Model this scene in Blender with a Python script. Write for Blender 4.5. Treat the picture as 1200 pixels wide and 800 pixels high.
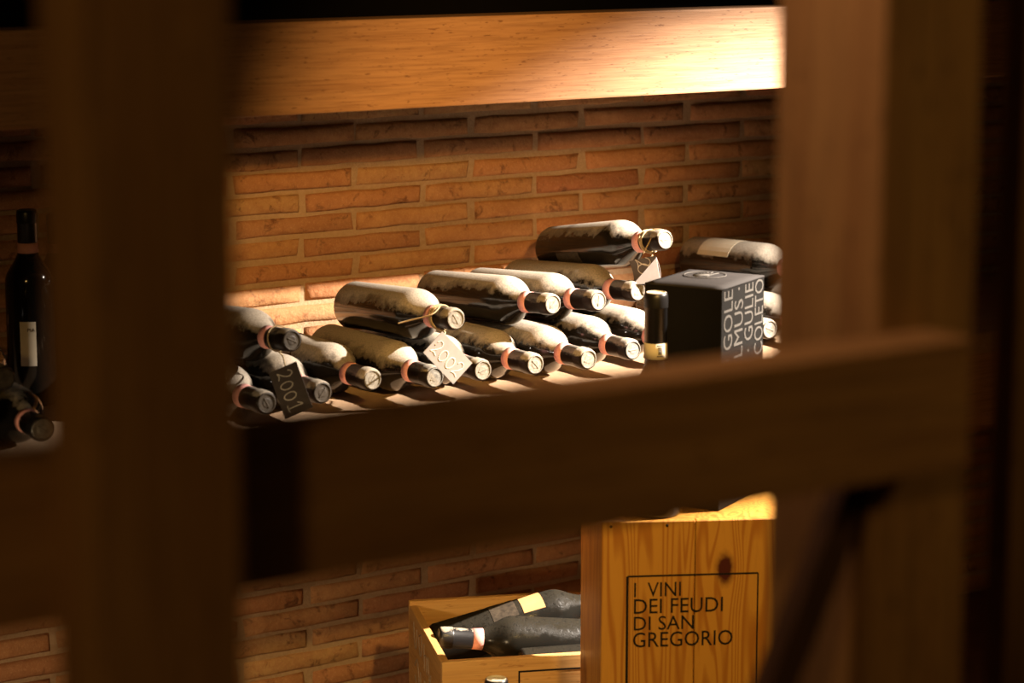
import bpy, bmesh, math, random
from mathutils import Vector, Matrix
R = math.radians
scene = bpy.context.scene
col = scene.collection
for o in list(bpy.data.objects): bpy.data.objects.remove(o, do_unlink=True)

# ---------------------------------------------------------------- camera
CAM = Vector((0, -3.2, .687)); PITCH = 10.3; YAW = 33.6; FPX = 2837.0
cd = bpy.data.cameras.new('camera'); cam = bpy.data.objects.new('camera', cd); col.objects.link(cam)
cam.location = CAM; cam.rotation_euler = (R(90 - PITCH), 0, R(-YAW))
cd.sensor_width = 36; cd.lens = FPX / 1200 * 36; cd.clip_start = .05; cd.clip_end = 50
cd.dof.use_dof = True; cd.dof.focus_distance = 3.56; cd.dof.aperture_fstop = 4.6
scene.camera = cam
# ---------------------------------------------------------------- world, lamps, exposure
w = bpy.data.worlds.new('cellar_dark'); scene.world = w; w.use_nodes = True
w.node_tree.nodes['Background'].inputs[0].default_value = (1, .62, .3, 1)
w.node_tree.nodes['Background'].inputs[1].default_value = .006
def lamp(kind, name, loc, target, power, color, size, **kw):
    d = bpy.data.lights.new(name, kind); o = bpy.data.objects.new(name, d); col.objects.link(o)
    d.energy = power; d.color = color
    if kind == 'AREA': d.size = size
    else: d.shadow_soft_size = size
    for k, v in kw.items(): setattr(d, k, v)
    o.location = loc; o.rotation_euler = (Vector(target) - Vector(loc)).to_track_quat('-Z', 'Y').to_euler()
    return o
lamp('SPOT', 'shelf_spotlight', (2.85, -1.05, .865), (1.92, -.25, -.25), 820, (1, .86, .72), .010, spot_size=R(50), spot_blend=1.0)
lamp('SPOT', 'niche_spotlight', (1.45, -1.62, .75), (1.97, 0, .17), 78, (1, .54, .15), .03, spot_size=R(38), spot_blend=1.0)
lamp('SPOT', 'crate_fill', (1.42, -1.78, .80), (1.90, -.5, -.38), 62, (1, .62, .18), .03, spot_size=R(40), spot_blend=1.0)  # added fill that brightens the crate front, not a known lamp
lamp('SPOT', 'lower_wall_fill', (.40, -1.25, -.10), (1.75, 0, -.45), 34, (1, .70, .38), .04, spot_size=R(50), spot_blend=.8)  # low fill added to brighten the bricks under the shelf
lamp('SPOT', 'upright_side_fill', (.60, -2.15, .97), (.95, -2.10, .44), 8, (1, .62, .33), .03, spot_size=R(62), spot_blend=.8)  # added close above the rail to brighten the thick upright's side face
lamp('POINT', 'aisle_lamp', (-1.3, -3.6, 1.4), (1.9, 0, 0), 37, (1, .6, .17), .08)
lamp('SPOT', 'gate_front_fill', (2.3, -3.5, 1.6), (1.06, -2.15, .50), 26, (1, .62, .16), .06, spot_size=R(22), spot_blend=1.0)  # added fill for the front of the thick upright and the rail end
vs = scene.view_settings
vs.view_transform = 'Standard'; vs.look = 'None'; vs.gamma = 1; vs.exposure = 0.0; vs.use_curve_mapping = False

# ---------------------------------------------------------------- helpers
_f = Vector((math.sin(R(YAW)) * math.cos(R(PITCH)), math.cos(R(YAW)) * math.cos(R(PITCH)), -math.sin(R(PITCH))))
_r = Vector((math.cos(R(YAW)), -math.sin(R(YAW)), 0)); _u = _r.cross(_f)
def ray(px, py): return _f + _r * ((px - 600) / FPX) + _u * ((400 - py) / FPX)
def at_z(px, py, z): d = ray(px, py); return CAM + d * ((z - CAM.z) / d.z)
def at_t(px, py, t): return CAM + ray(px, py) * t
rnd = random.Random(7)

def obj(name, bm, mat, parent=None, smooth=False, loc=None, rot=None):
    me = bm
    if isinstance(bm, bmesh.types.BMesh):
        bmesh.ops.recalc_face_normals(bm, faces=bm.faces)
        me = bpy.data.meshes.new(name); bm.to_mesh(me); bm.free()
    if smooth:
        for p in me.polygons: p.use_smooth = True
    if mat and not me.materials: me.materials.append(mat)
    o = bpy.data.objects.new(name, me); col.objects.link(o)
    if parent: o.parent = parent
    if loc: o.location = loc
    if rot: o.rotation_euler = rot
    return o
def empty(name, loc, rz=0):
    o = bpy.data.objects.new(name, None); col.objects.link(o); o.empty_display_size = .05
    o.location = loc; o.rotation_euler = (0, 0, rz); return o
def tag(o, label, cat, group=None):
    o['label'] = label; o['category'] = cat
    if group: o['group'] = group
    return o
def struct(o, label=None):
    o['kind'] = 'structure'
    if label: o['label'] = label
    return o
def box(x0, x1, y0, y1, z0, z1, bev=0, seg=2, bm=None):
    b = bmesh.new()
    bmesh.ops.create_cube(b, size=1)
    for v in b.verts: v.co = Vector((x0 + (v.co.x + .5) * (x1 - x0), y0 + (v.co.y + .5) * (y1 - y0), z0 + (v.co.z + .5) * (z1 - z0)))
    if bev: bmesh.ops.bevel(b, geom=b.edges[:], offset=bev, segments=seg, affect='EDGES', profile=.6)
    if bm is None: return b
    me = bpy.data.meshes.new('tmp'); b.to_mesh(me); b.free(); bm.from_mesh(me); bpy.data.meshes.remove(me); return bm
def lathe(prof, n=40, bm=None, jitter=None):
    """surface of revolution about +Z, prof = [(z, r)...]"""
    bm = bm or bmesh.new(); rings = []
    for z, r in prof:
        if r < 1e-6: rings.append([bm.verts.new((0, 0, z))])
        else: rings.append([bm.verts.new((r * math.cos(2 * math.pi * k / n), r * math.sin(2 * math.pi * k / n), z + (jitter(z, k) if jitter else 0))) for k in range(n)])
    for a, b in zip(rings, rings[1:]):
        for k in range(n):
            k2 = (k + 1) % n
            if len(a) == 1 and len(b) == 1: continue
            if len(a) == 1: bm.faces.new((a[0], b[k2], b[k]))
            elif len(b) == 1: bm.faces.new((a[k], a[k2], b[0]))
            else: bm.faces.new((a[k], a[k2], b[k2], b[k]))
    return bm
def tube(pts, r, n=6, bm=None, flat=None, up=None):
    """round (or flattened) tube along a polyline"""
    bm = bm or bmesh.new(); pts = [Vector(p) for p in pts]; rings = []
    for i, p in enumerate(pts):
        d = (pts[min(i + 1, len(pts) - 1)] - pts[max(i - 1, 0)]).normalized()
        a = Vector(up) if up else (Vector((0, 0, 1)) if abs(d.z) < .9 else Vector((1, 0, 0)))
        s = d.cross(a).normalized(); t = s.cross(d).normalized()
        rings.append([bm.verts.new(p + s * (r * math.cos(2 * math.pi * k / n)) + t * ((flat or r) * math.sin(2 * math.pi * k / n))) for k in range(n)])
    for a, b in zip(rings, rings[1:]):
        for k in range(n): bm.faces.new((a[k], a[(k + 1) % n], b[(k + 1) % n], b[k]))
    bm.faces.new(rings[0][::-1]); bm.faces.new(rings[-1]); return bm
def spline(pts, n=6):
    pts = [Vector(p) for p in pts]; out = []
    P = [pts[0]] + pts + [pts[-1]]
    for i in range(1, len(P) - 2):
        for k in range(n):
            t = k / n; a, b, c, d = P[i - 1:i + 3]
            out.append(.5 * ((2 * b) + (c - a) * t + (2 * a - 5 * b + 4 * c - d) * t * t + (3 * b - a - 3 * c + d) * t ** 3))
    out.append(pts[-1]); return out
def text_mesh(s, width, height, extrude=.0002, shear=0):
    """flat lettering in XZ facing -Y, lower-left corner at the origin, fitted to width x height (cap height)"""
    cu = bpy.data.curves.new('lettering', 'FONT'); cu.body = s; cu.extrude = 0; cu.resolution_u = 3
    o = bpy.data.objects.new('lettering_source', cu); col.objects.link(o)
    dg = bpy.context.evaluated_depsgraph_get(); dg.update()
    me = bpy.data.meshes.new_from_object(o.evaluated_get(dg)); bpy.data.objects.remove(o, do_unlink=True); bpy.data.curves.remove(cu)
    bm = bmesh.new(); bm.from_mesh(me); bpy.data.meshes.remove(me)
    xs = [v.co.x for v in bm.verts]; ys = [v.co.y for v in bm.verts]
    x0, x1, y1 = min(xs), max(xs), max(ys); y0 = 0
    for v in bm.verts:
        v.co = Vector(((v.co.x - x0) / (x1 - x0) * width, 0, (v.co.y - y0) / (y1 - y0) * height))
    r = bmesh.ops.extrude_face_region(bm, geom=bm.faces[:])
    for v in [g for g in r['geom'] if isinstance(g, bmesh.types.BMVert)]: v.co.y -= extrude
    return bm
def xform(bm, M): bmesh.ops.transform(bm, matrix=M, verts=bm.verts); return bm

# ---------------------------------------------------------------- materials
class NT:
    def __init__(s, name):
        s.m = bpy.data.materials.new(name); s.m.use_nodes = True; s.t = s.m.node_tree; s.b = s.t.nodes['Principled BSDF']
    def n(s, kind, **kw):
        x = s.t.nodes.new(kind)
        for k, v in kw.items():
            if k.startswith('i_'):
                key = k[2:]; key = int(key) if key.isdigit() else key.replace('_', ' ')
                s.inp(x.inputs[key], v)
            else: setattr(x, k, v)
        return x
    def inp(s, socket, v):
        if isinstance(v, bpy.types.NodeSocket): s.t.links.new(v, socket)
        else: socket.default_value = v
    def math(s, op, a, b=0, c=0):
        x = s.t.nodes.new('ShaderNodeMath'); x.operation = op
        for k, v in enumerate((a, b, c)): s.inp(x.inputs[k], v)
        return x.outputs[0]
    def ramp(s, f, stops, interp='LINEAR'):
        x = s.t.nodes.new('ShaderNodeValToRGB'); x.color_ramp.interpolation = interp; e = x.color_ramp.elements
        while len(e) < len(stops): e.new(.5)
        for k, (p, c) in enumerate(stops):
            e[k].position = p; e[k].color = tuple(c) + (1,) if not isinstance(c, (int, float)) else (c, c, c, 1)
        s.t.links.new(f, x.inputs[0]); return x.outputs[0]
    def mix(s, f, a, b, mode='MIX'):
        x = s.t.nodes.new('ShaderNodeMix'); x.data_type = 'RGBA'; x.blend_type = mode
        s.inp(x.inputs[0], f)
        for k, v in ((6, a), (7, b)):
            s.inp(x.inputs[k], v if isinstance(v, bpy.types.NodeSocket) else tuple(v) + (1,))
        return x.outputs[2]
    def coord(s, which='Object', scale=(1, 1, 1), loc=None):
        c = s.t.nodes.new('ShaderNodeTexCoord'); mp = s.t.nodes.new('ShaderNodeMapping')
        s.t.links.new(c.outputs[which], mp.inputs[0]); mp.inputs['Scale'].default_value = scale
        if loc is not None: s.inp(mp.inputs['Location'], loc)
        return mp.outputs[0]
    def noise(s, v, scale, detail=4, rough=.55, dist=0):
        x = s.t.nodes.new('ShaderNodeTexNoise'); s.t.links.new(v, x.inputs['Vector'])
        x.inputs['Scale'].default_value = scale; x.inputs['Detail'].default_value = detail
        x.inputs['Roughness'].default_value = rough; x.inputs['Distortion'].default_value = dist
        return x.outputs[0]
    def random(s): return s.t.nodes.new('ShaderNodeObjectInfo').outputs['Random']
    def rnd_loc(s):
        x = s.t.nodes.new('ShaderNodeCombineXYZ'); r = s.random()
        for k in range(3): s.inp(x.inputs[k], s.math('MULTIPLY', r, 17.3 * (k + 1)))
        return x.outputs[0]
    def out(s, color, rough=.6, bump=None, strength=.3, dist=.002, spec=None, **kw):
        s.inp(s.b.inputs['Base Color'], color if isinstance(color, bpy.types.NodeSocket) else tuple(color) + (1,))
        s.inp(s.b.inputs['Roughness'], rough)
        if spec is not None: s.inp(s.b.inputs['Specular IOR Level'], spec)
        for k, v in kw.items(): s.inp(s.b.inputs[k.replace('_', ' ')], v)
        if bump is not None:
            x = s.t.nodes.new('ShaderNodeBump'); x.inputs['Strength'].default_value = strength; x.inputs['Distance'].default_value = dist
            s.t.links.new(bump, x.inputs['Height']); s.t.links.new(x.outputs[0], s.b.inputs['Normal'])
        return s.m
M = {}
def mk_brick():
    t = NT('brick_clay'); r = t.random(); v = t.coord('Object', loc=t.rnd_loc())
    base = t.ramp(r, [(0, (.40, .175, .08)), (.25, (.48, .26, .11)), (.5, (.44, .20, .085)), (.75, (.47, .29, .13)), (.9, (.32, .12, .06)), (1, (.46, .23, .10))])
    n1 = t.noise(v, 14, 5, .6); n2 = t.noise(v, 90, 4, .65); n3 = t.noise(v, 38, 3, .7, .6)
    c = t.mix(t.ramp(n1, [(.35, 0), (.7, .55)]), base, (.30, .13, .06))
    c = t.mix(t.ramp(n3, [(.57, 0), (.70, .8)]), c, (.10, .04, .02))
    c = t.mix(t.ramp(n2, [(.42, 0), (.75, .55)]), c, (.30, .12, .05))
    c = t.mix(t.ramp(t.noise(v, 300, 3, .7), [(.5, 0), (.75, .4)]), c, (.62, .36, .19))
    h = t.math('ADD', t.math('MULTIPLY', n1, .8), t.math('MULTIPLY', n2, .5))
    return t.out(c, .85, h, .9, .005, spec=.25)
def mk_mortar():
    t = NT('mortar'); v = t.coord('Object')
    n1 = t.noise(v, 9, 4); n2 = t.noise(v, 160, 4, .7)
    c = t.mix(t.ramp(n1, [(.3, 0), (.75, 1)]), (.42, .285, .17), (.31, .20, .115))
    c = t.mix(t.ramp(n2, [(.45, 0), (.75, .5)]), c, (.52, .39, .26))
    return t.out(c, .95, t.math('ADD', n2, n1), .6, .004, spec=.2)
def mk_wood(name, a, b, dark, axis, grain=55, rough=.6, pores=True, spec=.3, bump=.25):
    """straight-grained timber, grain running along the given local axis"""
    t = NT(name); sc = [1, 1, 1]; sc['xyz'.index(axis)] = .045
    v = t.coord('Object', tuple(sc), t.rnd_loc())
    n1 = t.noise(v, grain, 5, .6, .4); n2 = t.noise(v, grain * 5, 3, .6)
    c = t.mix(t.ramp(n1, [(.3, 0), (.72, 1)]), a, b)
    if pores:
        sp = [1, 1, 1]; sp['xyz'.index(axis)] = .22
        n3 = t.noise(t.coord('Object', tuple(sp), t.rnd_loc()), grain * 5.5, 2, .6)
        c = t.mix(t.ramp(n3, [(.63, 0), (.72, .75)]), c, dark)
    c = t.mix(t.ramp(n2, [(.42, 0), (.72, .5)]), c, dark)
    return t.out(c, rough, t.math('ADD', n1, n2), bump, .002, spec=spec)
def mk_pine():
    t = NT('pine_planks'); tc = t.t.nodes.new('ShaderNodeTexCoord'); sep = t.t.nodes.new('ShaderNodeSeparateXYZ')
    t.t.links.new(tc.outputs['Object'], sep.inputs[0]); X, Y, Z = sep.outputs
    kx, kz = .1935, .432
    dx = t.math('SUBTRACT', X, kx); dz = t.math('MULTIPLY', t.math('SUBTRACT', Z, kz), .55)
    d = t.math('SQRT', t.math('ADD', t.math('MULTIPLY', dx, dx), t.math('MULTIPLY', dz, dz)))
    g = t.math('POWER', 2.718, t.math('MULTIPLY', t.math('MULTIPLY', d, d), -1500))
    push = t.math('MULTIPLY', t.math('MULTIPLY', dx, g), -.72)
    comb = t.t.nodes.new('ShaderNodeCombineXYZ')
    t.inp(comb.inputs[0], t.math('ADD', X, push)); t.inp(comb.inputs[1], Y); t.inp(comb.inputs[2], t.math('MULTIPLY', Z, .09))
    add = t.t.nodes.new('ShaderNodeVectorMath'); add.operation = 'ADD'
    t.t.links.new(comb.outputs[0], add.inputs[0]); t.t.links.new(t.rnd_loc(), add.inputs[1])
    n1 = t.noise(add.outputs[0], 16, 2, .5, .3)
    band = t.math('SINE', t.math('ADD', t.math('MULTIPLY', n1, 95), t.math('MULTIPLY', X, 420)))
    n2 = t.noise(add.outputs[0], 260, 3, .6)
    c = t.mix(t.ramp(t.math('MULTIPLY_ADD', band, .5, .5), [(.45, 0), (1, 1)]), (.56, .27, .045), (.40, .155, .022))
    c = t.mix(t.ramp(n2, [(.5, 0), (.85, .4)]), c, (.36, .15, .03))
    kn = t.math('ADD', d, t.math('MULTIPLY', t.math('SUBTRACT', t.noise(tc.outputs['Object'], 120, 3), .5), .006))
    c = t.mix(t.ramp(kn, [(.0085, 1), (.0135, 0)]), c, (.07, .012, .008))
    return t.out(c, .5, t.math('ADD', band, n2), .08, .001, spec=.35)
def mk_plain(name, colr, rough=.6, var=.3, scale=60, bump=.2, spec=.4, **kw):
    t = NT(name); v = t.coord('Object', loc=t.rnd_loc()); n = t.noise(v, scale, 4, .6)
    c = t.mix(t.ramp(n, [(.3, 0), (.75, 1)]), colr, tuple(x * (1 - var) for x in colr))
    return t.out(c, rough, n, bump, .0008, spec=spec, **kw)
def mk_dusty(name, base, rough, dust, lo, hi, spec=.5, coat=0, streak=False, pits=False):
    """dust that has settled on the upward faces of an object"""
    t = NT(name); v = t.coord('Object', loc=t.rnd_loc())
    geo = t.t.nodes.new('ShaderNodeNewGeometry'); sep = t.t.nodes.new('ShaderNodeSeparateXYZ')
    t.t.links.new(geo.outputs['Normal'], sep.inputs[0]); nz = sep.outputs[2]
    n1 = t.noise(v, 16, 3, .55); n2 = t.noise(v, 75, 4, .7)
    if streak: n2 = t.noise(t.coord('Object', (1, 1, .35), t.rnd_loc()), 190, 3, .65)
    f = t.math('ADD', nz, t.math('ADD', t.math('MULTIPLY', t.math('SUBTRACT', n1, .5), .9), t.math('MULTIPLY', t.math('SUBTRACT', n2, .5), .8)))
    f = t.math('SUBTRACT', f, t.math('MULTIPLY', t.math('SUBTRACT', t.random(), .5), .25))
    fac = t.ramp(t.math('MULTIPLY_ADD', f, .5, .5), [(lo, 0), (hi, .94)])
    n4 = t.noise(v, 420, 3, .7)
    dc = t.mix(t.ramp(n4, [(.35, 0), (.75, 1)]), dust, tuple(x * .55 for x in dust))
    if pits: fac = t.math('MULTIPLY', fac, t.ramp(t.noise(v, 130, 2), [(.36, .35), (.44, 1)]))
    sk = t.ramp(t.noise(v, 600, 2, .6), [(.70, 0), (.78, .12)])
    c = t.mix(sk, base, dust); c = t.mix(fac, c, dc)
    rg = t.math('MULTIPLY_ADD', fac, .95 - rough, rough)
    return t.out(c, rg, t.math('MULTIPLY', fac, t.math('ADD', n4, n2)), .35, .0012, spec=spec, Coat_Weight=coat)
def mk_band():
    t = NT('pink_paper_band'); v = t.coord('Object')
    n = t.noise(t.coord('Object', (1, 1, 2.2)), 700, 2, .5)
    c = t.mix(t.ramp(n, [(.5, 0), (.62, .6)]), (.78, .39, .35), (.55, .19, .17))
    return t.out(c, .75, spec=.25)
def mk_shelf():
    t = NT('terracotta_slab'); v = t.coord('Object'); n1 = t.noise(v, 11, 5, .6); n2 = t.noise(v, 120, 4, .7)
    c = t.mix(t.ramp(n1, [(.3, 0), (.7, 1)]), (.45, .31, .19), (.31, .19, .11))
    c = t.mix(t.ramp(n2, [(.5, 0), (.8, .5)]), c, (.60, .45, .30))
    return t.out(c, .85, t.math('ADD', n1, n2), .3, .002, spec=.25)
DUST = (.43, .375, .30)
M['brick'] = mk_brick(); M['mortar'] = mk_mortar(); M['pine'] = mk_pine(); M['shelf'] = mk_shelf(); M['band'] = mk_band()
M['oak'] = mk_wood('oak_beam', (.53, .30, .165), (.44, .23, .12), (.20, .09, .045), 'x', 60)
M['gate_z'] = mk_wood('old_gate_timber_upright', (.30, .165, .07), (.21, .10, .04), (.07, .03, .015), 'z', 40, .75)
M['gate_x'] = mk_wood('old_gate_timber_rail', (.28, .15, .065), (.20, .095, .038), (.07, .03, .015), 'x', 40, .75)
M['dark_timber'] = mk_wood('dark_brace_timber', (.055, .022, .012), (.04, .016, .009), (.015, .006, .004), 'z', 40, .8)  # brace colour, much darker than the other gate timber
M['deck'] = mk_wood('dark_shelf_board', (.045, .025, .014), (.03, .016, .01), (.012, .006, .004), 'x', 40, .8)
M['crate_x'] = mk_wood('pale_crate_pine', (.66, .40, .15), (.55, .29, .085), (.34, .15, .04), 'x', 40, .6, bump=.12)
M['crate_y'] = mk_wood('pale_crate_pine_side', (.62, .36, .13), (.50, .26, .075), (.32, .14, .04), 'y', 40, .6, bump=.12)
M['glass'] = mk_dusty('dusty_black_glass', (.010, .008, .006), .14, DUST, .68, .87, spec=.4)
M['glass_clean'] = mk_dusty('black_glass', (.008, .007, .006), .12, (.35, .29, .2), .90, 1.0, spec=.5)
M['glass_old'] = mk_dusty('grimy_black_glass', (.012, .011, .009), .22, (.022, .018, .011), .72, 1.0, spec=.14, pits=True)
M['capsule'] = mk_dusty('dusty_dark_capsule', (.014, .008, .005), .42, DUST, .65, .76, spec=.15, streak=True)
M['capsule_clean'] = mk_dusty('black_capsule', (.010, .009, .009), .35, (.4, .33, .24), .93, 1.0)
M['foil'] = mk_plain('grey_foil_top', (.29, .26, .21), .75, .6, 220, .6)
M['foil_dark'] = mk_plain('dark_foil_top', (.10, .08, .06), .5, .6, 180, .5)  # on bottles near the slate tag this darkening stands in for dimmer light
M['cream_top'] = mk_plain('cream_foil_top', (.62, .56, .42), .7, .2, 90, .2)
M['cream'] = mk_plain('cream_paper', (.70, .61, .46), .8, .12, 40, .1, spec=.2)
M['orange_label'] = mk_plain('tan_label_paper', (.62, .33, .13), .8, .2, 60, .1, spec=.2)
M['dark_label'] = mk_plain('worn_dark_label', (.06, .045, .03), .8, .7, 140, .3, spec=.2)
M['ink'] = mk_plain('black_ink', (.012, .009, .008), .7, .2, 60, 0, spec=.2)
M['slate_card'] = mk_plain('charcoal_card', (.105, .085, .075), .85, .25, 90, .1, spec=.2)
M['fold_card'] = mk_plain('fold_card', (.24, .21, .19), .85, .15, 90, .1, spec=.2)
M['pale_card'] = mk_plain('pale_card', (.36, .33, .315), .85, .15, 90, .1, spec=.2)
M['grey_card'] = mk_plain('grey_card', (.13, .11, .10), .85, .2, 90, .1, spec=.2)
M['chalk'] = mk_plain('white_chalk', (.82, .76, .66), .95, .3, 300, .1, spec=.1)
M['faint_chalk'] = mk_plain('faded_chalk', (.50, .36, .22), .95, .4, 200, .1, spec=.1)
M['twine'] = mk_plain('straw_twine', (.52, .39, .22), .9, .4, 400, .4, spec=.2)
M['box_lid'] = mk_plain('dark_grey_box_lid', (.022, .019, .018), .8, .15, 60, .05, spec=.2)
M['black_card'] = mk_plain('black_box_card', (.008, .007, .006), .7, .2, 60, .05, spec=.1)
M['box_print'] = mk_plain('silver_grey_print', (.075, .068, .060), .7, .1, 60, .05, spec=.2)
M['unlit_black'] = mk_plain('unlit_space_black', (.003, .0025, .002), 1, .2, 60, .05, spec=.05)  # near-black colour standing in for the unlit space above the beam
M['floor'] = mk_plain('terracotta_floor', (.17, .09, .05), .8, .4, 12, .3)

# ---------------------------------------------------------------- the cellar: floor, brick wall, shelves
WY = .05                                        # face of the brick wall
FLOOR = -.62
fl = struct(obj('floor', box(-2.5, 4.6, -4.6, WY + .2, FLOOR - .06, FLOOR), M['floor']))
wall = struct(obj('wall_back', box(-.6, 4.4, WY + .0065, WY + .2, FLOOR, 1.9), M['mortar']))
def brick_bm(L, H, rs, depth=.022):
    bm = bmesh.new(); nx = 5; pts = []
    j = lambda a: rs.uniform(-a, a)
    for i in range(nx + 1): pts.append((-L / 2 + L * i / nx + (0 if 0 < i < nx else j(.003)), -H / 2 + j(.0013)))
    for i in range(nx, -1, -1): pts.append((-L / 2 + L * i / nx + (0 if 0 < i < nx else j(.003)), H / 2 + j(.0013)))
    n = len(pts); rad = .0055
    front, rim, back = [], [], []
    for x, z in pts:
        fx = x - math.copysign(rad, x) if abs(x) > L / 2 - .004 else x
        fz = z - math.copysign(rad * .8, z)
        front.append(bm.verts.new((fx, j(.0012), fz))); rim.append(bm.verts.new((x, rad * .9, z))); back.append(bm.verts.new((x, depth, z)))
    bm.faces.new(front)
    for k in range(n):
        k2 = (k + 1) % n
        bm.faces.new((front[k], front[k2], rim[k2], rim[k])); bm.faces.new((rim[k], rim[k2], back[k2], back[k]))
    return bm
brs = random.Random(3)
BL, BH, PX, PZ = .2045, .0272, .2163, .0347
variants = []
for k in range(14):
    bm = brick_bm(BL, BH, brs); bmesh.ops.recalc_face_normals(bm, faces=bm.faces)
    me = bpy.data.meshes.new('brick'); bm.to_mesh(me); bm.free(); me.materials.append(M['brick'])
    for p in me.polygons: p.use_smooth = True
    variants.append(me)
rest = bmesh.new()
for n in range(-23, 46):
    z = .197 + PZ * n
    x0 = (1.869 if n % 2 == 0 else 1.775) + PX / 2
    for k in range(-11, 12):
        x = x0 + PX * k
        if not (-.55 < x - BL / 2 and x + BL / 2 < 4.38): continue
        dx, dz = brs.uniform(-.0025, .0025), brs.uniform(-.0012, .0012)
        if 1.14 < x < 2.86 and n <= 8:
            b = bpy.data.objects.new('brick', brs.choice(variants)); col.objects.link(b); b.parent = wall
            b.location = (x + dx, WY + brs.uniform(-.0018, .002), z + dz)
            b.rotation_euler = (brs.uniform(-.012, .012), R(brs.choice((0, 180))) + brs.uniform(-.004, .004), brs.uniform(-.006, .006))
        else:
            s = len(rest.verts); rest.from_mesh(brs.choice(variants)); rest.verts.ensure_lookup_table()
            for v in rest.verts[s:]: v.co += Vector((x + dx, WY, z + dz))
rb = obj('brickwork', rest, M['brick'], wall); rb['kind'] = 'stuff'

# wine shelf: a slab on a timber front beam, and the beam and board of the shelf above
SF = -.405
sh = struct(obj('trim_1', box(.2, 4.0, SF, WY + .004, -.035, 0, .003), M['shelf']), 'terracotta shelf slab that carries the lying wine bottles')
struct(obj('trim_2', box(.2, 4.0, SF + .012, SF + .10, -.16, -.035, .003), M['oak']), 'timber beam under the front of the bottle shelf')
struct(obj('trim_3', box(.2, 4.0, -.40, -.33, .412, .533, .0025), M['oak']), 'broad oak beam across the niche above the bottles')
struct(obj('trim_4', box(.2, 4.0, -.33, WY + .004, .47, .50, .002), M['deck']), 'dark board of the shelf above the oak beam')
struct(obj('trim_6', box(.2, 4.0, -.325, -.305, .50, 1.0), M['unlit_black']), 'added black sheet standing for the unlit space above the oak beam')  # sheet added so the space above the beam stays dark
for sx in (.2, 3.9):
    struct(obj('wall_left' if sx < 1 else 'wall_right', box(sx - .1, sx + .1, -.39, WY + .004, FLOOR, 1.9), M['mortar']))

# ---------------------------------------------------------------- wine bottles
def ring(r, n=40): return [(r * math.cos(2 * math.pi * k / n), r * math.sin(2 * math.pi * k / n)) for k in range(n)]
BODY = [(.014, 0), (.010, .016), (.004, .026), (.0006, .031), (0, .0325), (.0012, .0352), (.005, .0365), (.186, .0365), (.193, .0360), (.200, .0343),
        (.207, .0310), (.213, .0272), (.219, .0232), (.225, .0197), (.231, .0170), (.238, .0153), (.246, .0144), (.262, .0140), (.296, .0138)]
CAPS = [(.246, .0146), (.2462, .0152), (.279, .0150), (.2795, .0158), (.281, .0161), (.293, .0159), (.2965, .0154), (.2995, .0143), (.2998, .0132)]
TOP = [(.2975, .0134), (.3000, .0131), (.3003, .0121), (.2990, .0112), (.2988, .0070), (.2993, .0050), (.2993, 0)]
meshes = {}
def mesh_of(key, bm, mat, smooth=True):
    if key not in meshes:
        bmesh.ops.recalc_face_normals(bm, faces=bm.faces)
        me = bpy.data.meshes.new(key.split(':')[0]); bm.to_mesh(me); bm.free()
        for p in me.polygons: p.use_smooth = smooth
        me.materials.append(mat); meshes[key] = me
    return meshes[key]
def foil_top_bm():
    bm = lathe(TOP, 40)
    box(-.0078, .0078, -.0011, .0011, .2982, .2999, .0005, 1, bm)          # embossed bar of the foil
    return bm
def band_bm(r0, s0, s1):
    return lathe([(s0, r0 - .001), (s0, r0 + .0004), ((s0 + s1) / 2, r0 - .0002), (s1, r0 - .0004), (s1, r0 - .002)], 40)
def arc_label(r, s0, s1, a0, a1, n=16, th=.0005):
    """a curved sheet of paper on the bottle's side"""
    bm = bmesh.new(); vs_ = []
    for k in range(n + 1):
        a = R(a0 + (a1 - a0) * k / n)
        vs_.append([bm.verts.new((rr * math.cos(a), rr * math.sin(a), s)) for rr, s in ((r, s0), (r + th, s0), (r + th, s1), (r, s1))])
    for a, b in zip(vs_, vs_[1:]):
        for k in range(4): bm.faces.new((a[k], a[(k + 1) % 4], b[(k + 1) % 4], b[k]))
    bm.faces.new(vs_[0]); bm.faces.new(vs_[-1][::-1]); return bm
LONG = [(z - (.034 if z > .1 else 0) + (.034 if z > .25 else 0), r) for z, r in BODY]
def bottle(label, base, direction=(0, 0, 1), long=False, glass='glass', cap='capsule', foil='foil', band='band', roll=0, group=None, labels=()):
    """one bottle: base centre, axis pointing from base to cap"""
    e = empty('wine_bottle', base); q = Matrix.Identity(3).to_quaternion() if abs(direction[2]) > .999 else Vector(direction).to_track_quat('Z', 'Y'); e.rotation_mode = 'QUATERNION'
    e.rotation_quaternion = q @ Matrix.Rotation(roll, 3, 'Z').to_quaternion()
    obj('glass_body', mesh_of('glass_body:' + glass + str(long), lathe(LONG if long else BODY, 48), M[glass]), None, e)
    c = obj('capsule', mesh_of('capsule:' + cap + str(long), lathe([(z - (.030 if z < .25 else 0), r) for z, r in CAPS] if long else CAPS, 40), M[cap]), None, e)
    ft = obj('foil_top', mesh_of('foil_top:' + foil, foil_top_bm(), M[foil], False), None, c)
    if band: obj('neck_band', mesh_of('neck_band:' + band + str(long), band_bm(.0158, .2335, .2500) if band == 'band' else band_bm(.0158, .2330 - (.021 if long else 0), .2560 - (.023 if long else 0)), M[band]), None, e)
    for nm, bm, mt in labels: obj(nm, bm, M[mt], e)
    tag(e, label, 'wine bottle', group)
    return e
def axis(yaw, tilt):
    return Vector((math.sin(R(yaw)) * math.cos(R(tilt)), -math.cos(R(yaw)) * math.cos(R(tilt)), math.sin(R(tilt))))
def lying(label, tip, yaw, tilt, **kw):
    d = axis(yaw, tilt); kw.setdefault('roll', rnd.uniform(0, 6.28))
    return bottle(label, Vector(tip) - d * .3, d, **kw)
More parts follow.
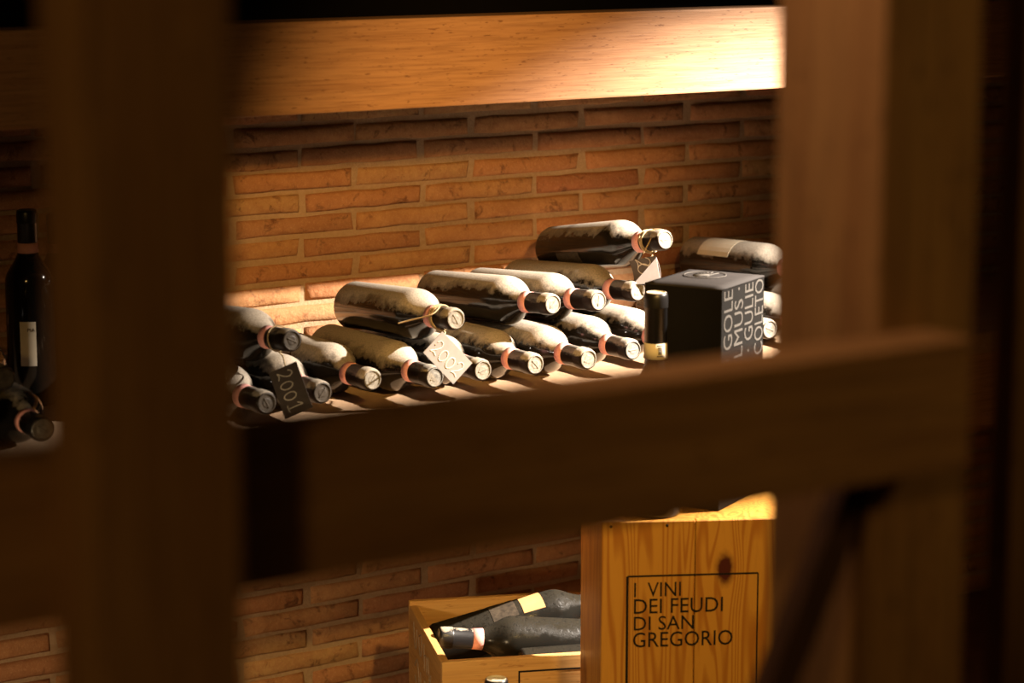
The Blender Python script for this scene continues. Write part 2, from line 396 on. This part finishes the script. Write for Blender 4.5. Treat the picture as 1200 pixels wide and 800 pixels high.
G1, G2 = 'wine bottles lying in the bottom row on the shelf', 'wine bottles lying on top of the bottom row'
BZ = .0418
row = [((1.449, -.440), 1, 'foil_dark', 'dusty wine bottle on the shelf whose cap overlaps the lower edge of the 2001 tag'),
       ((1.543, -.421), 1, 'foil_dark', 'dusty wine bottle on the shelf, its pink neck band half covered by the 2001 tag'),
       ((1.643, -.382), 0, 'foil', 'dust-topped wine bottle on the shelf, the first one past the 2001 tag'),
       ((1.724, -.414), 0, 'foil', 'wine bottle on the shelf whose cap meets the lower corner of the 2002 tag'),
       ((1.806, -.409), 0, 'foil', 'wine bottle on the shelf with its neck behind the pale 2002 tag'),
       ((1.892, -.413), 0, 'foil', 'wine bottle on the shelf, the first one past the 2002 tag'),
       ((1.977, -.423), 0, 'foil', 'wine bottle on the shelf, second past the 2002 tag'),
       ((2.074, -.399), 0, 'foil', 'wine bottle on the shelf, third past the 2002 tag, next to the standing bottle'),
       ((2.169, -.378), 0, 'foil', 'wine bottle on the shelf mostly hidden behind the standing bottle with the cream neck band'),
       ((2.352, -.375), 0, 'foil', 'wine bottle on the shelf behind the black gift box'),
       ((2.440, -.378), 0, 'foil', 'wine bottle on the shelf beyond the black gift box, under a dusty bottle'),
       ((2.530, -.375), 0, 'foil', 'wine bottle on the shelf beyond the black gift box, last of the row')]
for (x, y), yw, fo, lb in row: lying(lb, (x, y, BZ), yw, 1, foil=fo, group=G1)
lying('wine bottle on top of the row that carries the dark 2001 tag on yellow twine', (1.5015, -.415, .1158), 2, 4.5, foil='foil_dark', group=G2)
lying('wine bottle on top of the row that carries the pale 2002 tag on twine', (1.754, -.421, .121), -2, 4.5, group=G2)
lying('thickly dusted wine bottle on top of the row, next past the 2002 tag bottle', (1.950, -.372, .1172), 3, 4.5, group=G2)
lying('thickly dusted wine bottle on top of the row, just before the topmost bottle', (2.0395, -.360, .1123), 3, 4.5, group=G2)
lying('wine bottle on top of the row, right under the topmost bottle', (2.1355, -.326, .1135), 3, 4.5, group=G2)
lying('dusty wine bottle on top of the row rising behind the black gift box', (2.492, -.306, .112), 0, 3, group=G2,
      labels=[('label', arc_label(.0366, .05, .13, 0, 200), 'cream')], roll=R(-40))
lying('topmost dark wine bottle of the pile with twine round its neck and a folded tag', (2.1757, -.340, .1896), 0, 9.5,
      labels=[('label', arc_label(.0366, .06, .12, 190, 250), 'dark_label')], roll=0)
# bottles at the end of the shelf behind the gate upright
def standing(label, x, y, z, sc=1, **kw):
    e = bottle(label, (x, y, z), **kw); e.scale = (sc, sc, sc); return e
standing('upright black wine bottle with pink band and narrow cream label, left of the lying pile', 1.2704, -.085, .0005, .903, glass='glass_clean', cap='capsule_clean', foil='foil_dark',
         labels=[('label', arc_label(.0366, .065, .133, 222, 260), 'cream'), ('lettering', xform(text_mesh('PIA', .0115, .0052), Matrix.Rotation(R(-23), 4, 'Z') @ Matrix.Translation((-.0045, -.0370, .1180))), 'ink')])
standing('upright black wine bottle with pink band half hidden by the gate upright', 1.3420, -.015, .0005, .845, glass='glass_clean', cap='capsule_clean', foil='foil_dark')
standing('upright black wine bottle wholly behind the gate upright', 1.3480, -.090, .0005, .80, glass='glass_clean', cap='capsule_clean', foil='foil_dark')
lying('dark wine bottle lying on the shelf in front of the upright bottles', (1.1407, -.4297, BZ), -5, 1, glass='glass_clean', cap='capsule_clean', foil='foil_dark')
lying('dark wine bottle lying on the shelf next to another in front of the upright bottles', (1.052, -.425, BZ), -5, 1, glass='glass_clean', cap='capsule_clean', foil='foil_dark')
lying('dark wine bottle stacked on two lying bottles in front of the upright bottles', (1.097, -.418, .1095), -5, 2, glass='glass_clean', cap='capsule_clean', foil='foil_dark')

# ---------------------------------------------------------------- tags on twine
DIG = {'2': [(.1, .78), (.3, .98), (.62, .98), (.8, .75), (.6, .42), (.1, .05), (.45, .12), (.9, .02)],
       '0': [(.5, 1), (.2, .85), (.08, .5), (.22, .12), (.52, 0), (.82, .2), (.92, .55), (.75, .88), (.45, 1)],
       '1': [(.2, .7), (.55, 1), (.55, .5), (.55, .02)], '_': [(.15, .02), (.5, .0), (.95, .04)]}
def digits_bm(s, size, pitch, r):
    """handwritten digits in the card plane (x right, y up), baseline at y = 0"""
    bm = bmesh.new()
    for i, ch in enumerate(s):
        for st in ([ch, '_'] if ch == '1' else [ch]):
            P = [Vector((i * pitch + (a - .5) * size * .62, b * size * (.82 if ch == '0' else 1), 0)) for a, b in DIG[st]]
            tube(spline(P, 5), r, 5, bm, flat=r * .5, up=(0, 0, 1))
    return bm
def vintage_tag(label, corners, s, card_mat, chalk_mat, string_pts, neck=None, thick=.0012, group=None, bend=0):
    """corners of the card: start edge (two points), then the far end of the first long side"""
    a, b, c = [Vector(p) for p in corners]          # a-b = short edge with the hole, b->c = long side
    ux = (c - b).normalized(); uy = (b - a) - ux * (b - a).dot(ux); W = uy.length; uy.normalize(); L = (c - b).length
    uz = ux.cross(uy)
    if uz.dot(CAM - a) < 0: raise Exception('tag faces away ' + label)
    e = empty('vintage_tag', a); m = Matrix((ux, uy, uz)).transposed().to_4x4(); m.translation = a; e.matrix_world = m
    bm = bmesh.new(); n = 10; rows = []
    f = lambda x: bend * math.sin(math.pi * x / L)
    for k in range(n + 1):
        x = L * k / n; rows.append([bm.verts.new((x, y, f(x) + z)) for y, z in ((0, -thick), (W, -thick), (W, 0), (0, 0))])
    for p, q in zip(rows, rows[1:]):
        for k in range(4): bm.faces.new((p[k], p[(k + 1) % 4], q[(k + 1) % 4], q[k]))
    bm.faces.new(rows[0]); bm.faces.new(rows[-1][::-1])
    cd_ = obj('card', bm, M[card_mat], e)
    if s:
        d = digits_bm(s, W * .52, L * .225, .00075)
        for v in d.verts: v.co += Vector((L * .17, W * .22, f(v.co.x + L * .17) + .0003))
        obj('chalk_writing', d, M[chalk_mat], cd_)
    inv = m.inverted()
    for pts in string_pts: obj('string', tube(spline([inv @ Vector(p) for p in pts], 5), .0011, 6), M['twine'], e, True)
    tag(e, label, 'tag', group); return e
def neck_loop(cap, yaw, tilt, back, turns=2, r=.0172, lift=.004):
    d = axis(yaw, tilt); c = Vector(cap) - d * back; q = d.to_track_quat('Z', 'Y'); out = []
    for k in range(turns * 14 + 1):
        a = 2 * math.pi * k / 14; out.append(c + q @ Vector((r * math.cos(a), r * math.sin(a), lift * (k / 14 - turns / 2) + .0015 * math.sin(a * 2.3))))
    return out
U1, U2, TT = ((1.5015, -.415, .1158), 2, 4.5), ((1.754, -.421, .121), -2, 4.5), ((2.1757, -.340, .1896), 0, 9.5)
def below(u, back): return Vector(u[0]) - axis(u[1], u[2]) * back + Vector((0, 0, -.018))
T1t = 3.150
p0 = below(U1, .036)
vintage_tag('dark card tag chalked 2001 hanging on yellow twine', (at_t(315, 437, T1t + .02), at_t(346, 420, T1t + .02), at_t(365, 473, T1t - .01)), '2001', 'slate_card', 'chalk',
            [neck_loop(*U1, .036, 1), [p0, p0 + Vector((.004, -.004, -.006)), at_t(334, 428, T1t + .02)]])
T2t = 3.30
p0 = below(U2, .042)
vintage_tag('pale card tag with faint 2002 hanging on twine over a bottle neck', (at_t(496, 413, T2t), at_t(523, 393, T2t + .012), at_t(558, 430, T2t + .035)), '2002', 'pale_card', 'chalk',
            [neck_loop(*U2, .042, 3), [p0, p0 + Vector((.003, -.006, -.004)), at_t(510, 404, T2t + .006)], [p0 + Vector((0, 0, .036)), p0 + Vector((-.02, -.01, .026)), p0 + Vector((-.045, .012, .016)), p0 + Vector((-.058, .02, .012))]])
T3t = 3.63
p0 = below(TT, .040)
TAG3 = vintage_tag('folded grey tag hanging from the topmost wine bottle', (at_t(737, 306, T3t + .04), at_t(768, 300, T3t), at_t(774, 331, T3t)), '20', 'grey_card', 'chalk',
            [neck_loop(*TT, .040, 3), [p0, p0 + Vector((.002, -.004, -.004)), at_t(756, 305, T3t + .02)], [p0 + Vector((0, -.005, .034)), p0 + Vector((-.012, -.022, .030)), p0 + Vector((-.03, -.024, .004))],
             [p0 + Vector((.004, -.003, .036)), p0 + Vector((.016, -.018, .034)), p0 + Vector((.022, -.02, .012))]], bend=-.004)

tri = bmesh.new(); inv = TAG3.matrix_world.inverted()
P3 = [inv @ at_t(742, 333, T3t - .012), inv @ at_t(769, 302, T3t - .012), inv @ at_t(774, 332, T3t - .012)]
f_ = tri.faces.new([tri.verts.new(p) for p in P3]); r_ = bmesh.ops.extrude_face_region(tri, geom=[f_])
for v in [q for q in r_['geom'] if isinstance(q, bmesh.types.BMVert)]: v.co.z -= .001
fc = obj('folded_corner', tri, M['fold_card'], TAG3)
fc['label'] = 'pale folded corner of the tag'
# ---------------------------------------------------------------- upright pine crate with the printed name
CA = Vector((1.7912, -.6688, FLOOR)); CRZ = math.atan2(-.464, .886); CW, CD, CH = .3037, .205, .50
crate = empty('wine_crate', CA, CRZ)
tag(crate, 'tall honey-coloured pine crate printed with a framed wine maker name', 'crate')
obj('plank', box(.0275, .1530, 0, .012, 0, CH, .0012, 1), M['pine'], crate)
obj('plank', box(.1538, CW, 0, .012, 0, CH, .0012, 1), M['pine'], crate)
for x in (.0275, CW - .012): obj('side_panel', box(x, x + .012, .012, CD - .010, 0, CH - .012, .001, 1), M['pine'], crate)
obj('back_panel', box(.0275, CW, CD - .010, CD, 0, CH, .001, 1), M['pine'], crate)
obj('top_panel', box(.0275, CW, .012, CD - .010, CH - .012, CH, .001, 1), M['pine'], crate)
fr = bmesh.new()
x0, x1, z0, z1 = .0625, .2385, .075, CH - .0745
box(x0 - .0018, x0 + .0016, -.0004, .0001, z0, z1, 0, 1, fr); box(x1 - .0010, x1 + .0010, -.0004, .0001, z0, z1, 0, 1, fr)
box(x0, x1, -.0004, .0001, z1 - .0012, z1 + .0012, 0, 1, fr); box(x0, x1, -.0004, .0001, z0 - .0012, z0 + .0012, 0, 1, fr)
obj('printed_frame', fr, M['ink'], crate)
for s, wd, zb, hh, xo in (('I  VINI', .0630, .1030, .0195, .0715), ('DEI FEUDI', .1200, .1260, .0200, .0715), ('DI SAN', .0810, .1490, .0190, .0715), ('GREGORIO', .1350, .1725, .0205, .0705)):
    t = text_mesh(s, wd, hh, .0003); xform(t, Matrix.Translation((xo, -.0001, CH - zb))); obj('lettering', t, M['ink'], crate)
# small screw heads on the top edge
for x in (.040, .115): obj('nail', xform(lathe([(-.001, .002), (.0004, .002), (.0008, .0012), (.0008, 0)], 10), Matrix.Translation((x, -.0002, CH - .006)) @ Matrix.Rotation(R(90), 4, 'X')), M['ink'], crate)

# bottle and gift box on the crate
TOPZ = FLOOR + CH
bar = [('band_print', arc_label(.0163, .2160 + .0035 * k, .2171 + .0035 * k, 234, 266, 6), 'ink') for k in (0, 4)]
bar += [('band_print', arc_label(.0163,   .2185, .2285, 241 + 5 * k, 243.5 + 5 * k, 3), 'ink') for k in range(4)]
bottle('upright black wine bottle with cream top and cream neck band on the pine crate', (1.9040, -.678, TOPZ), glass='glass_clean', cap='capsule_clean', foil='cream_top', band='cream', labels=bar, roll=R(5), long=True)
bc, bl, br = Vector((1.980, -.721)), Vector((1.932, -.618)), Vector((2.1045, -.658))
ex = (br - bc); LX = ex.length; ex.normalize(); ang = math.atan2(ex.y, ex.x); LY = (bl - bc).length
gb = empty('gift_box', (bc.x, bc.y, TOPZ), ang); tag(gb, 'black gift box with grey lettering on one side and a round emblem on its lid', 'gift box')
BHt = .306
# the lid bulges a little
obj('carton', box(0, LX, 0, LY, 0, BHt - .004, .0012, 1), M['black_card'], gb)
lid = bmesh.new(); g = []
for i in range(9):
    for j in range(9):
        u, v = i / 8, j / 8; g.append(lid.verts.new((u * LX, v * LY, BHt - .004 + .008 * (math.sin(math.pi * u) * math.sin(math.pi * v)) ** .6 * .7 + .0008)))
for i in range(8):
    for j in range(8): lid.faces.new((g[i * 9 + j], g[(i + 1) * 9 + j], g[(i + 1) * 9 + j + 1], g[i * 9 + j + 1]))
r_ = bmesh.ops.extrude_face_region(lid, geom=lid.faces[:])
for v in [q for q in r_['geom'] if isinstance(q, bmesh.types.BMVert)]: v.co.z = BHt - .006
ld = obj('lid', lid, M['box_lid'], gb, True)
em = bmesh.new(); zc = BHt + .0028
lathe([(zc - .0006, .0290), (zc + .0002, .0290), (zc + .0002, .0278), (zc - .0006, .0278)], 48, em)
for k in range(9):
    a = R(200 + 20 * k * .9); tube([(0.004 * math.cos(a), -.010 + .004 * math.sin(a + 3.14), zc), (.012 * math.cos(a), -.006 - .014 * math.sin(a), zc), (.024 * math.cos(a + .1), -.004 - .020 * math.sin(a + .1), zc)], .0007, 4, em)
tube([(-.02, -.011, zc), (0, -.008, zc), (.02, -.011, zc)], .0008, 4, em)
xform(em, Matrix.Translation((LX / 2, LY / 2, 0)))
obj('emblem', em, M['box_print'], ld, True)
# lettering runs upward on the face that looks along the shelf (local -Y)
for i, (s, z_0, ln) in enumerate((('S \u00b7 GOLE', .176, .122), ('ELMUS \u00b7', .186, .112), ('O \u00b7 GULIE', .171, .128), ('COLETO', .196, .104))):
    t = text_mesh(s, ln, .0275, .0004)
    xform(t, Matrix.Translation((.0345 + .0335 * i, -.0001, z_0)) @ Matrix.Rotation(R(-90), 4, 'Y'))
    obj('lettering', t, M['box_print'], gb)

# ---------------------------------------------------------------- open crate on the floor with bottles
OA = Vector((1.7341, -.4113, FLOOR)); ORZ = math.atan2(-.0758, .1854); OW, OD, OH, TH = .50, .305, .25, .012
oc = empty('open_wine_crate', OA, ORZ); tag(oc, 'open pale pine wine crate full of old bottles on the floor', 'crate')
obj('front_panel', box(0, OW, 0, TH, 0, OH, .0012, 1), M['crate_x'], oc)
obj('back_panel', box(0, OW, OD - TH, OD, 0, OH + .004, .0012, 1), M['crate_x'], oc)
lp = obj('side_panel', box(0, TH, TH, OD - TH, 0, OH - .002, .0012, 1), M['crate_y'], oc)
obj('side_panel', box(OW - TH, OW, TH, OD - TH, 0, OH - .002, .0012, 1), M['crate_y'], oc)
obj('bottom_panel', box(TH, OW - TH, TH, OD - TH, .004, .016), M['crate_x'], oc)
f2 = bmesh.new(); box(.11, .47, -.0004, .0001, OH - .022, OH - .0195, 0, 1, f2); box(.11, .1125, -.0004, .0001, .04, OH - .02, 0, 1, f2); box(.4675, .47, -.0004, .0001, .04, OH - .02, 0, 1, f2)
obj('printed_frame', f2, M['ink'], oc)
obj('batten', box(.235, .25, OD - TH - .003, OD - TH, .02, OH - .001, .001, 1), M['crate_x'], oc)
ch = bmesh.new()                                   # chalk scrawl on the outer left side
for k, P in enumerate([[(.25, .235), (.24, .20), (.225, .205), (.22, .232)], [(.205, .225), (.19, .20), (.175, .215), (.18, .235), (.2, .228)], [(.155, .23), (.15, .19)], [(.16, .21), (.135, .215), (.13, .19)],
                       [(.24, .17), (.22, .185), (.205, .16), (.22, .14), (.24, .155)], [(.19, .175), (.18, .14), (.16, .14), (.15, .175)], [(.12, .22), (.105, .185), (.095, .20)], [(.13, .16), (.11, .17), (.095, .15), (.11, .13)],
                       [(.23, .12), (.20, .125), (.19, .10)], [(.17, .12), (.15, .09), (.13, .115)]]):
    tube(spline([(-.0003, y, z) for y, z in P], 5), .0012, 5, ch)
obj('chalk_writing', ch, M['faint_chalk'], lp, True)
def in_crate(label, p, q, glass='glass_old', **kw):
    """bottle whose cap is at p and whose axis runs from q to p"""
    d = (Vector(p) - Vector(q)).normalized(); return bottle(label, Vector(p) - d * .3, d, glass=glass, cap='capsule_clean', foil='foil_dark', group='old bottles in the open crate', **kw)
cx = Vector((math.cos(ORZ), math.sin(ORZ), 0)); cy = Vector((-cx.y, cx.x, 0))
def oloc(x, y, z): return OA + cx * x + cy * y + Vector((0, 0, z))
in_crate('old wine bottle in the open crate, neck and pink band against the side panel', oloc(.017, .130, .2465), oloc(.318, .134, .213), roll=1)
in_crate('grimy wine bottle with tan label slanting up at the back of the open crate', oloc(.318, .222, .270), oloc(.032, .204, .208),
         labels=[('label', arc_label(.0366, .138, .172, 40, 140), 'orange_label'), ('label', arc_label(.0366, .090, .130, 40, 140), 'dark_label')], roll=0)
in_crate('grimy dusty wine bottle at the front of the open crate', oloc(.425, .052, .212), oloc(.125, .052, .209))
for i, (y, z) in enumerate(((.052, .0530), (.152, .0530), (.252, .0530))):
    in_crate(('old wine bottle at the bottom of the open crate, by its front panel', 'old wine bottle at the bottom of the open crate, in the middle', 'old wine bottle at the bottom of the open crate, by its back panel')[i], oloc(.38, y, z), oloc(.08, y, z))
bottle('upright wine bottle with cream top on the floor in front of the open crate', (1.6760, -.6400, FLOOR), glass='glass_clean', cap='capsule_clean', foil='cream_top', band='cream')

# ---------------------------------------------------------------- the timber gate the picture is taken through
gate = empty('timber_gate', (.70, -2.195, FLOOR)); tag(gate, 'old brown timber gate with broad uprights, rails and a slanting brace', 'gate')
gi = Vector((-.70, 2.195, -FLOOR))
def gpart(name, bm, mat):
    bmesh.ops.translate(bm, vec=gi, verts=bm.verts); return obj(name, bm, mat, gate)
gpart('upright', box(.4175, .4900, -2.240, -2.195, FLOOR + .01, 1.35, .002), M['gate_z'])
gpart('upright', box(.9510, 1.0290, -2.155, -2.0595, FLOOR + .01, 1.35, .003), M['gate_z'])
gpart('upright', box(-.10, -.0275, -2.240, -2.195, FLOOR + .01, 1.35, .002), M['gate_z'])
for z0, z1 in ((.3605, .4375), (-.55, -.465), (1.18, 1.265)):
    gpart('rail', box(-.12, .990, -2.195, -2.155, z0, z1, .002), M['gate_x'])
bmz = box(0, .024, -2.155, -2.140, -.465, .3605)
for v in bmz.verts: v.co.x += .9340 + (v.co.z - .3556) * .50
gpart('brace', bmz, M['dark_timber'])
struct(obj('trim_5', box(1.172, 1.40, -2.050, -2.030, FLOOR, 1.9, .003), M['gate_z']), 'timber door post beside the gate')
